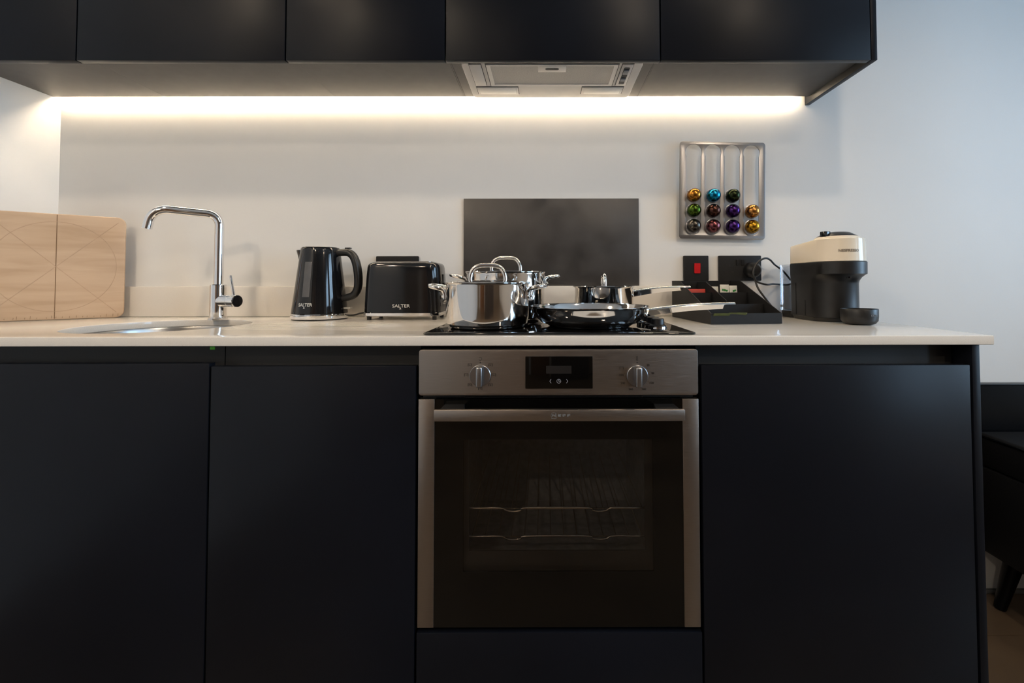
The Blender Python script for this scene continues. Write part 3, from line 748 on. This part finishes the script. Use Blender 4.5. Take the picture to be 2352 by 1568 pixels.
# water window on the front
ca = R(-90 - 6)
def kwrap(off, z0):
    def f(co):
        z = co.z + z0; rr = kr(z) + off - co.y * 1.0 - .0
        a = ca + co.x / kr(z)
        return Vector((rr * math.cos(a), rr * math.sin(a), z))
    return f
ol = rrect(0.0115, 0.0520, 0.004, 4)
def dense(ol):
    out = []
    for i in range(len(ol)):
        a, b = Vector(ol[i]), Vector(ol[(i + 1) % len(ol)])
        n = max(1, int((b - a).length / 0.006))
        for k in range(n): out.append(tuple(a + (b - a) * k / n))
    return out
rows = []
for k in range(15):
    z = -0.053 + 0.106 * k / 14
    rows.append([(-.0115 + .023 * j / 6, z) for j in range(7)])
bm = bmesh.new(); g = []
for row in rows:
    g.append([bm.verts.new(kwrap(0.0006, 0.124)(Vector((x, 0, z)))) for x, z in row])
for a, b in zip(g, g[1:]):
    for i in range(6): bm.faces.new((a[i], a[i+1], b[i+1], b[i]))
ret = bmesh.ops.extrude_face_region(bm, geom=list(bm.faces))
for v in ret['geom']:
    if isinstance(v, bmesh.types.BMVert): v.co = Vector((v.co.x * 1.008, v.co.y * 1.008, v.co.z))
lab(from_bm('water_window', bm, WINDOWG, kt), 'grey translucent water level window')
text('logo', 'SALTER', 0.0135, PRINT, kt, bend=kwrap(0.0006, 0.0470), bold=0.0001, width=0.0450)
plate_tri = plate_mesh('logo_mark', [[(-.0030, -.0025), (.0030, -.0025), (0, .0025)]], 0.0006); plate_tri.transform(XZ)
for v in plate_tri.vertices: v.co = kwrap(0.0006, 0.0395)(Vector((v.co.x - .002, v.co.y, v.co.z)))
finish('logo_mark', plate_tri, PRINT, kt, False)
loft('power_switch', [[(x, y, .0315) for x, y in ((.082, -.012), (.104, -.009), (.104, .009), (.082, .012))], [(x, y, .0365) for x, y in ((.080, -.012), (.103, -.009), (.103, .009), (.080, .012))]], mat('switch_grey', (0.32, 0.31, 0.28), 0.3, var=0.04, vscale=30), kt)
tube('cord', smooth_path([(.080, .02, .010), (.100, .03, .010), (.125, .035, .016), (.150, .070, .018), (.164, .093, .008)], 6), 0.0028, RUBBER, kt, 10)

# ------------------------------------------------------------------ toaster
TX, TY = -0.4660, -0.1145
ts = thing('toaster', 'black two slice toaster with chrome base band', 'toaster', (TX, TY, T + .0003))
ts.scale = (1.085, 1.0, 1.0)
def rs(hw, hd_, r_, z): return [(x, y, z) for x, y in rrect(hw, hd_, r_, 7)]
loft('body', [rs(.1085, .0735, .034, .0235), rs(.1080, .0730, .034, .05), rs(.1045, .0705, .034, .13), rs(.1025, .069, .034, .160), rs(.1005, .0675, .033, .1685), rs(.0960, .0640, .031, .1740), rs(.0890, .0570, .028, .1765)], GLOSSB, ts, angle=50)
lab(loft('base_band', [rs(.1075, .0725, .034, .0115), rs(.1098, .0748, .035, .0135), rs(.1098, .0748, .035, .0215), rs(.1078, .0728, .034, .0233)], CHROME, ts, angle=40), 'shiny chrome band')
for sx in (-1, 1):
    for sy in (-1, 1):
        lathe('foot', [(0, 0), (0.0058, 0), (0.0065, 0.0114), (0, 0.0114)], RUBBER, ts, 16, center=(sx * .092, sy * .052, 0))
tpz = loft('top_plate', [rs(.0800, .0480, .012, .1766), rs(.0800, .0480, .012, .1786), rs(.0785, .0465, .011, .1792)], BRUSH, ts)
for sy in (-1, 1):
    box('slot', -.068, .068, sy * .020 - .012, sy * .020 + .012, .1790, .1797, RECESS, tpz)
text('logo', 'SALTER', 0.0138, PRINT, ts, (0.0035, -0.0742, 0.0430), bold=0.0001, width=0.0490)
plate('logo_mark', [[(-.003, -.0025), (.003, -.0025), (0, .0025)]], 0.0006, PRINT, ts, xf=Matrix.Translation((0.0015, -0.0742, 0.0358)) @ XZ)
lv = box('lever', .1070, .1200, -.012, .012, .1050, .1130, SATINB, ts, bev=0.002)
box('lever_slot', .1042, .1066, -.002, .002, .050, .140, RECESS, ts)
for k in range(4):
    box('button', .1062, .1088, -.045, -.029, .040 + k * .022, .052 + k * .022, SATINB, ts, bev=0.001)
    box('button_print', .1088, .1092, -.041, -.033, .0445 + k * .022, .0475 + k * .022, GPRINT, ts)
lathe('dial', [(0, 0), (.014, 0), (.014, .010), (.0125, .012), (0, .012)], CHROME, ts, 30, xf=Matrix.Translation((.1060, .030, .058)) @ Matrix.Rotation(R(90), 4, 'Y'))

# ------------------------------------------------------------------ chopping board across the corner
bx, by = -1.4360, -0.031
ex, ey = -1.6905, -0.2255
ang = math.atan2(by - ey, bx - ex)
W = math.hypot(bx - ex, by - ey)
cb = thing('chopping_board', 'square beech chopping board with engraved circle standing in the corner', 'chopping board', ((bx + ex) / 2, (by + ey) / 2, T + .0006), rotz=ang)
HB = 0.330
loft_board = plate_mesh('board', [rrect(W / 2, HB / 2, 0.022, 7, 0, HB / 2)], 0.018, 0.003)
loft_board.transform(Matrix.Translation((0, -0.0095, 0)) @ XZ)
finish('board', loft_board, BEECH, cb)
yb = -0.0187
def groove(p, q, w=0.0011, nm='groove', m=BEECHD):
    p = Vector(p); q = Vector(q); d = (q - p).normalized(); n = Vector((-d.y, d.x)) * w
    plate(nm, [[tuple(p + n), tuple(q + n), tuple(q - n), tuple(p - n)]], 0.0004, m, cb, xf=Matrix.Translation((0, yb, 0)) @ XZ)
groove((0, 0.003), (0, HB - .003), 0.0010, m=BEECHC)
groove((-.142, .018), (.142, HB - .018), 0.0009)
groove((-.142, HB - .018), (.142, .018), 0.0009)
plate('groove', [circle(0.1405, 90, 0, HB / 2), circle(0.1388, 90, 0, HB / 2)], 0.0004, BEECHD, cb, xf=Matrix.Translation((0, yb, 0)) @ XZ)
for k in range(22):
    x = -0.145 + 0.29 * k / 21 + random.uniform(-.004, .004)
    hgt = random.choice((.004, .005, .007, .009))
    groove((x, 0.004), (x + .0005, 0.004 + hgt), 0.00045, 'cut_mark', BEECHC)

# ------------------------------------------------------------------ organiser with sachets
OR = R(5.5)
og = thing('organiser', 'black stepped desk organiser box beside the hob', 'organiser', (0.5060, -0.190, T + .0004), rotz=OR)
ow, od = 0.100, 0.142
zb, zfr, th = 0.118, 0.029, 0.0022
side = [(-od, 0), (od, 0), (od, zb), (od - .065, zb), (-od, zfr)]
def vplate(nm, x, prof, t_=th):
    loft(nm, [[(x - t_/2, y, z) for y, z in prof], [(x + t_/2, y, z) for y, z in prof]], MATTEB, og, angle=20)
vplate('side_wall', -ow, side); vplate('side_wall', ow, side)
def slope(y): return zfr + (zb - zfr) * (y + od) / (2 * od - .065)
vplate('divider', -0.014, [(-od + .085, 0.003), (od - .002, 0.003), (od - .002, zb - .004), (od - .065, zb - .003), (-od + .085, slope(-od + .085) - .003)])
box('back_wall', -ow + .0012, ow - .0012, od - .0022, od, 0, zb, MATTEB, og)
box('front_wall', -ow + .0012, ow - .0012, -od, -od + .0022, 0, zfr, MATTEB, og)
box('floor', -ow + .0012, ow - .0012, -od + .0023, od - .0023, 0.0006, 0.0026, MATTEB, og)
yd1, yd2 = -od + .085, -od + .175
box('step_wall', -ow + .0012, ow - .0012, yd1 - .001, yd1 + .001, 0.0027, 0.050, MATTEB, og)
box('step_wall', -ow + .0012, ow - .0012, yd2 - .001, yd2 + .001, 0.0027, 0.0815, MATTEB, og)
def og_at(x, y, z):
    v = Matrix.Rotation(OR, 3, 'Z') @ Vector((x, y, 0)); return (0.5060 + v.x, -0.190 + v.y, T + z)
def sachet(name, label, cat, x, y, z, w, h, th_, m, tilt=0.0, rz=0.0, group=None, mark=None, flat=False):
    t_ = thing(name, label, cat, og_at(x, y, z), rotz=OR + rz, group=group)
    secs = []
    for k, s in ((0, .15), (.08, .8), (.5, 1.0), (.92, .8), (1.0, .15)):
        secs.append([(xx, yy + (k * h) * math.sin(tilt), k * h * math.cos(tilt)) for xx, yy in rrect(w / 2, th_ / 2 * s, th_ / 2 * s * .9, 3)])
    b_ = loft('packet', secs, m, t_, angle=60)
    if flat: b_.rotation_euler = flat
    if mark:
        for mx, mz, mr in mark:
            plate('leaf_print', [circle(mr, 14)], 0.0006, LEAFG, t_, xf=Matrix.Translation((mx, -th_ * .55 + mz * math.sin(tilt), mz * math.cos(tilt))) @ Matrix.Rotation(-tilt, 4, 'X') @ XZ)
    return t_
zr = 0.0032
sachet('tea_packet', 'red packet in the back left compartment of the organiser', 'packet', -0.056, yd2 + .030, zr, .066, .0895, .012, REDP)
sachet('sugar_sachet', 'white sachet leaning beside the divider of the organiser', 'sachet', 0.004, yd2 + .022, zr, .030, .097, .006, WHITEP, .05, .1, 'white sachets in the organiser')
sachet('sugar_sachet', 'white sachet with green leaf print in the middle of the organiser', 'sachet', 0.034, yd2 + .014, zr, .028, .103, .006, WHITEP, .05, -.1, 'white sachets in the organiser', mark=((0, .086, .0035), (.006, .084, .003), (-.006, .087, .003)))
sachet('sugar_sachet', 'white sachet with green leaf print at the right of the organiser', 'sachet', 0.062, yd2 + .012, zr, .026, .100, .006, WHITEP, .05, .05, 'white sachets in the organiser', mark=((0, .083, .0035), (.005, .085, .003)))
sachet('tea_sachet', 'olive green sachet lying in the front tray near the hob', 'sachet', -0.072, -od + .024, .006, .046, .040, .004, GREENP, R(-52), 0, 'green sachets in the front tray')
sachet('tea_sachet', 'olive green sachet lying further right in the front tray', 'sachet', -0.024, -od + .026, .006, .050, .040, .004, GREENP, R(-50), -.08, 'green sachets in the front tray')

# ------------------------------------------------------------------ coffee machine
CX = 0.8180
cm_ = thing('coffee_machine', 'cream and black capsule coffee machine at the right end of the worktop', 'coffee machine', (CX, -0.20, T + .0003))
def dsec(hw, yb_, yc, z, r_=None, rb_=0.012, n=16):
    """D-shaped outline: square back at yb_, half-round front about yc (local y = world + 0.20)"""
    r_ = r_ or hw
    p = []
    for k in range(5):
        a = R(0 + 90 * k / 4); p.append((hw - rb_ + rb_ * math.cos(a), yb_ - rb_ + rb_ * math.sin(a), z))
    for k in range(5):
        a = R(90 + 90 * k / 4); p.append((-hw + rb_ + rb_ * math.cos(a), yb_ - rb_ + rb_ * math.sin(a), z))
    for k in range(n + 1):
        a = R(180 + 180 * k / n); p.append((hw * math.cos(a), yc + r_ * math.sin(a), z))
    return p
yo = 0.20
BK = -0.112 + yo
loft('body', [dsec(.058, BK - .006, -.222 + yo, 0), dsec(.060, BK - .004, -.224 + yo, .002), dsec(.0615, BK - .003, -.225 + yo, .010), dsec(.0655, BK, -.226 + yo, .0125), dsec(.0660, BK, -.226 + yo, .05), dsec(.0660, BK, -.226 + yo, .110), dsec(.0662, BK, -.229 + yo, .118), dsec(.0670, BK, -.238 + yo, .127), dsec(.0678, BK, -.252 + yo, .1345), dsec(.0682, BK, -.259 + yo, .1365), dsec(.0684, BK, -.2595 + yo, .1695), dsec(.0670, BK - .001, -.259 + yo, .1708)], SATINB, cm_, angle=32)
# cream head, top dips towards the back
def crown(sec, drop):
    return [(x, y, z - drop * max(0, (y - (-.20 + yo)) / 0.09)) for x, y, z in sec]
hdm = loft('head', [dsec(.0660, BK - .002, -.258 + yo, .1709), dsec(.0674, BK - .0005, -.259 + yo, .1722), dsec(.0668, BK - .0005, -.2588 + yo, .20), crown(dsec(.0660, BK - .001, -.2585 + yo, .2345), .012), crown(dsec(.0645, BK - .002, -.258 + yo, .2362), .012), crown(dsec(.060, BK - .006, -.257 + yo, .2370), .012)], CREAM, cm_, angle=40)
lathe('lid_seat', [(0.02, .2372), (.0585, .2372), (.0575, .2405), (.0535, .2435), (0.02, .2435)], CREAM, hdm, 48, center=(0, -.252 + yo, 0))
ldm = lathe('lid', [(0, .2437), (.0520, .2437), (.0505, .2455), (.0330, .2555), (.028, .2565), (0, .2568)], SATINB, cm_, 48, center=(0, -.252 + yo, 0))
la = R(200)
box('lever', -.010, .010, -.009, .010, .2420, .2580, GLOSSB, cm_, bev=.002, xf=Matrix.Translation((.046 * math.cos(la), -.252 + yo + .046 * math.sin(la), 0)) @ Matrix.Rotation(la, 4, 'Z'))
tube('spout', [(0, -.300 + yo, .136), (0, -.300 + yo, .1245)], [.0085, .007], GLOSSB, cm_, 20)
lathe('cup_support', [(0, 0.0), (.028, 0), (.037, .003), (.0428, .011), (.0440, .022), (.0440, .0405), (.0434, .0418), (.0424, .0410), (.0418, .028), (0, .027)], SATINB, cm_, 56, center=(0, -.3415 + yo, 0))
lathe('drip_grid', [(0.0, .0295), (.030, .0295), (.0325, .0315), (.0340, .0295), (.0412, .0295), (.0412, .0275), (0, .0275)], GLOSSB, cm_, 40, center=(0, -.3415 + yo, 0))
box('seam', -.0668, -.0659, -.1500 + yo, -.1490 + yo, .014, .110, RECESS, cm_)
box('seam', -.0668, -.0659, -.2010 + yo, -.2002 + yo, .014, .060, RECESS, cm_)
# lettering wrapped round the front left of the head
def hwrap(yc, r_, a0, z0, off=.0005):
    def f(co):
        a = a0 + co.x / r_; q = r_ + off - co.y
        return Vector((q * math.cos(a), yc + q * math.sin(a), z0 + co.z))
    return f
text('logo', 'NESPRESSO', 0.0105, mat('bronze_print', (0.30, 0.26, 0.22), 0.3, 0.7, var=0.05, vscale=40), cm_, bend=hwrap(-.259 + yo, .0669, R(-100), .2000), width=0.0520, bold=.0001)
text('logo', 'KRUPS', 0.0072, GPRINT, cm_, bend=hwrap(-.3415 + yo, .0440, R(-75), .0255), width=0.0200)
# water tank
tk0, tk1 = -.1100 + yo, -.0400 + yo
bm = bmesh.new()
for (hw_, d0, d1, flip) in ((.0655, tk0, tk1, False), (.0635, tk0 + .002, tk1 - .002, True)):
    lo, hi = (.0215, .1640) if not flip else (.0240, .1640)
    ol = rrect(hw_, (d1 - d0) / 2, .016 if not flip else .0145, 6, 0, (d0 + d1) / 2)
    a = [bm.verts.new((x, y, lo)) for x, y in ol]; b = [bm.verts.new((x, y, hi)) for x, y in ol]
    n = len(ol)
    for i in range(n): bm.faces.new((a[i], a[(i+1) % n], b[(i+1) % n], b[i]))
    bm.faces.new(a)
tk = from_bm('water_tank', bm, TANK, cm_)
plate('tank_lid', [rrect(.0660, (tk1 - tk0) / 2 + .0005, .016, 6, 0, (tk0 + tk1) / 2)], .005, TANK, tk, xf=Matrix.Translation((0, 0, .1668)))
loft('tank_foot', [[(x, y, 0) for x, y in rrect(.058, .034, .014, 5, 0, (tk0 + tk1) / 2)], [(x, y, .0212) for x, y in rrect(.062, .0345, .014, 5, 0, (tk0 + tk1) / 2)]], SATINB, cm_)

# plug and cord
pl = thing('power_cord', 'black plug with looped cord in the right socket beside the coffee machine', 'cord', (0.6760, -0.0108, T + 0.155))
xf = Matrix.Translation((0, 0, 0)) @ Matrix.Rotation(R(90), 4, 'X')
lathe('plug', [(0, 0), (.0265, 0), (.0265, .016), (.0245, .024), (.0190, .034), (.0150, .0375), (0, .038)], SATINB, pl, 36, xf=xf)
px, py, pz = 0.6760, -0.0108, T + 0.155
def W_(x, y, z): return (x - px, y - py, T + z - pz)
tube('cable', smooth_path([W_(.675, -.040, .136), W_(.668, -.058, .118), W_(.672, -.070, .092), W_(.690, -.080, .060), W_(.712, -.085, .028), W_(.728, -.070, .008), W_(.738, -.050, .0045), W_(.760, -.030, .0045)], 8), .0032, RUBBER, pl, 10)
tube('cable', smooth_path([W_(.800, -.030, .120), W_(.775, -.030, .150), W_(.745, -.034, .172), W_(.722, -.048, .188), W_(.698, -.062, .192), W_(.668, -.072, .176), W_(.653, -.076, .145), W_(.662, -.078, .117), W_(.695, -.074, .106), W_(.730, -.048, .107), W_(.755, -.031, .106), W_(.785, -.030, .104), W_(.810, -.030, .110)], 8), .0032, RUBBER, pl, 10)

# ------------------------------------------------------------------ capsule rack and capsules
RA = R(-1.05)
RX, RZ = 0.5770, T + 0.4260
rk = thing('capsule_rack', 'brushed metal capsule rack with four keyhole slots on the wall', 'capsule rack', (RX, -0.0005, RZ))
rotp = Matrix.Rotation(RA, 4, 'Z')
slots = []
sx_ = (-.0985, -.0325, .0335, .0995)
for x in sx_:
    hw_, cr, cz, bz = .0250, .0280, .1290, -.1270
    a = math.degrees(math.asin(hw_ / cr))
    arc = circle(cr, 26, x, cz, -90 + a, 270 - a)
    bot = circle(hw_, 16, x, bz, 180, 360)
    slots.append(arc + bot)
pl_ = plate('plate', [rrect(.1465, .1665, .011, 6)] + slots, .003, ALU, rk, xf=Matrix.Translation((0, -.0175, 0)) @ XZ @ rotp, bevel=.0005)
for ex_ in (-.136, .136):
    for ez_ in (-.155, .155):
        q = rotp @ Vector((ex_, ez_, 0))
        tube('standoff', [(q.x, -.0158, q.y), (q.x, -.0001, q.y)], .005, ALU, rk, 12)
CAPS = (((0.50, 0.215, 0.035), 0, 0, 'amber brown coffee capsule at the top of the leftmost column'),
        ((0.070, 0.125, 0.018), 0, 1, 'green coffee capsule in the middle of the leftmost column'),
        ((0.115, 0.105, 0.090), 0, 2, 'grey bronze coffee capsule at the bottom of the leftmost column'),
        ((0.015, 0.270, 0.480), 1, 0, 'bright blue coffee capsule on top of the second column'),
        ((0.095, 0.042, 0.032), 1, 1, 'dark brown coffee capsule below the blue one'),
        ((0.230, 0.075, 0.085), 1, 2, 'mauve brown coffee capsule at the bottom of the second column'),
        ((0.030, 0.040, 0.018), 2, 0, 'black green coffee capsule on top of the third column'),
        ((0.060, 0.022, 0.130), 2, 1, 'purple coffee capsule in the middle of the third column'),
        ((0.075, 0.030, 0.170), 2, 2, 'purple coffee capsule at the bottom of the third column'),
        ((0.560, 0.260, 0.070), 3, 1, 'copper gold coffee capsule on top of the rightmost column'),
        ((0.560, 0.290, 0.025), 3, 2, 'yellow gold coffee capsule at the bottom of the rightmost column'))
FOIL = mat('capsule_foil_rim', (0.42, 0.41, 0.43), 0.3, 0.8, var=0.9, vscale=420)
proto = None
for i, (c, col_, row, lb) in enumerate(CAPS):
    q = rotp @ Vector((sx_[col_], -.0190 - (row) * .0520, 0))
    t_ = thing('coffee_capsule', lb, 'capsule', (RX + q.x, -0.0195, RZ + q.y), group='coffee capsules in the wall rack')
    c = tuple(k * 0.72 for k in c)
    mm = mat('capsule_colour_%d' % i, c, 0.26, 1.0, var=0.06, vscale=60)
    xf = Matrix.Rotation(R(90), 4, 'X')
    if proto is None:
        b1 = lathe('shell', [(0, .0325), (.006, .0322), (.012, .0300), (.0175, .0255), (.0212, .0190), (.0226, .0115), (.0228, .0040), (.0225, .0012), (0, .0012)], mm, t_, 36, xf=xf)
        b2 = lathe('rim', [(.0150, .0000), (.0244, .0000), (.0248, .0006), (.0244, .0012), (.0228, .0016)], FOIL, t_, 36, xf=xf)
        proto = (b1, b2)
    else:
        b1 = proto[0].copy(); b1.data = proto[0].data.copy(); b1.data.materials.clear(); b1.data.materials.append(mm); COL.objects.link(b1); b1.parent = t_
        b2 = proto[1].copy(); COL.objects.link(b2); b2.parent = t_

# ------------------------------------------------------------------ sofa beyond the end panel
sf = thing('sofa', 'low black sofa with tapered legs beyond the kitchen end panel', 'sofa', (1.40, 0, 0))
box('seat_base', 0.0, 1.25, -0.72, -0.030, 0.165, 0.44, SOFA, sf, bev=0.012)
box('seat_cushion', 0.002, 1.248, -0.715, -0.036, 0.442, 0.548, SOFA, sf, bev=0.010, seg=3)
tube('piping', [(0.003, -0.70, 0.538), (0.003, -0.05, 0.538)], 0.004, SOFAG, sf, 10)
box('backrest', -0.35, 1.25, -0.026, -0.0015, 0.165, 0.6962, SOFAG, sf, bev=0.003)
box('top_rail', -0.35, 1.25, -0.032, -0.0015, 0.6965, 0.7020, mat('rail_lacquer', (0.012, 0.014, 0.018), 0.3, var=0.05, vscale=10), sf, bev=0.003)
for lx, ly, ox, oy in ((.06, -.10, -.035, .020), (.06, -.65, -.035, -.035), (1.19, -.10, .035, .020), (1.19, -.65, .035, -.035)):
    tube('leg', [(lx, ly, 0.170), (lx + ox, ly + oy, 0.001)], [.026, .016], SOFAG, sf, 20)
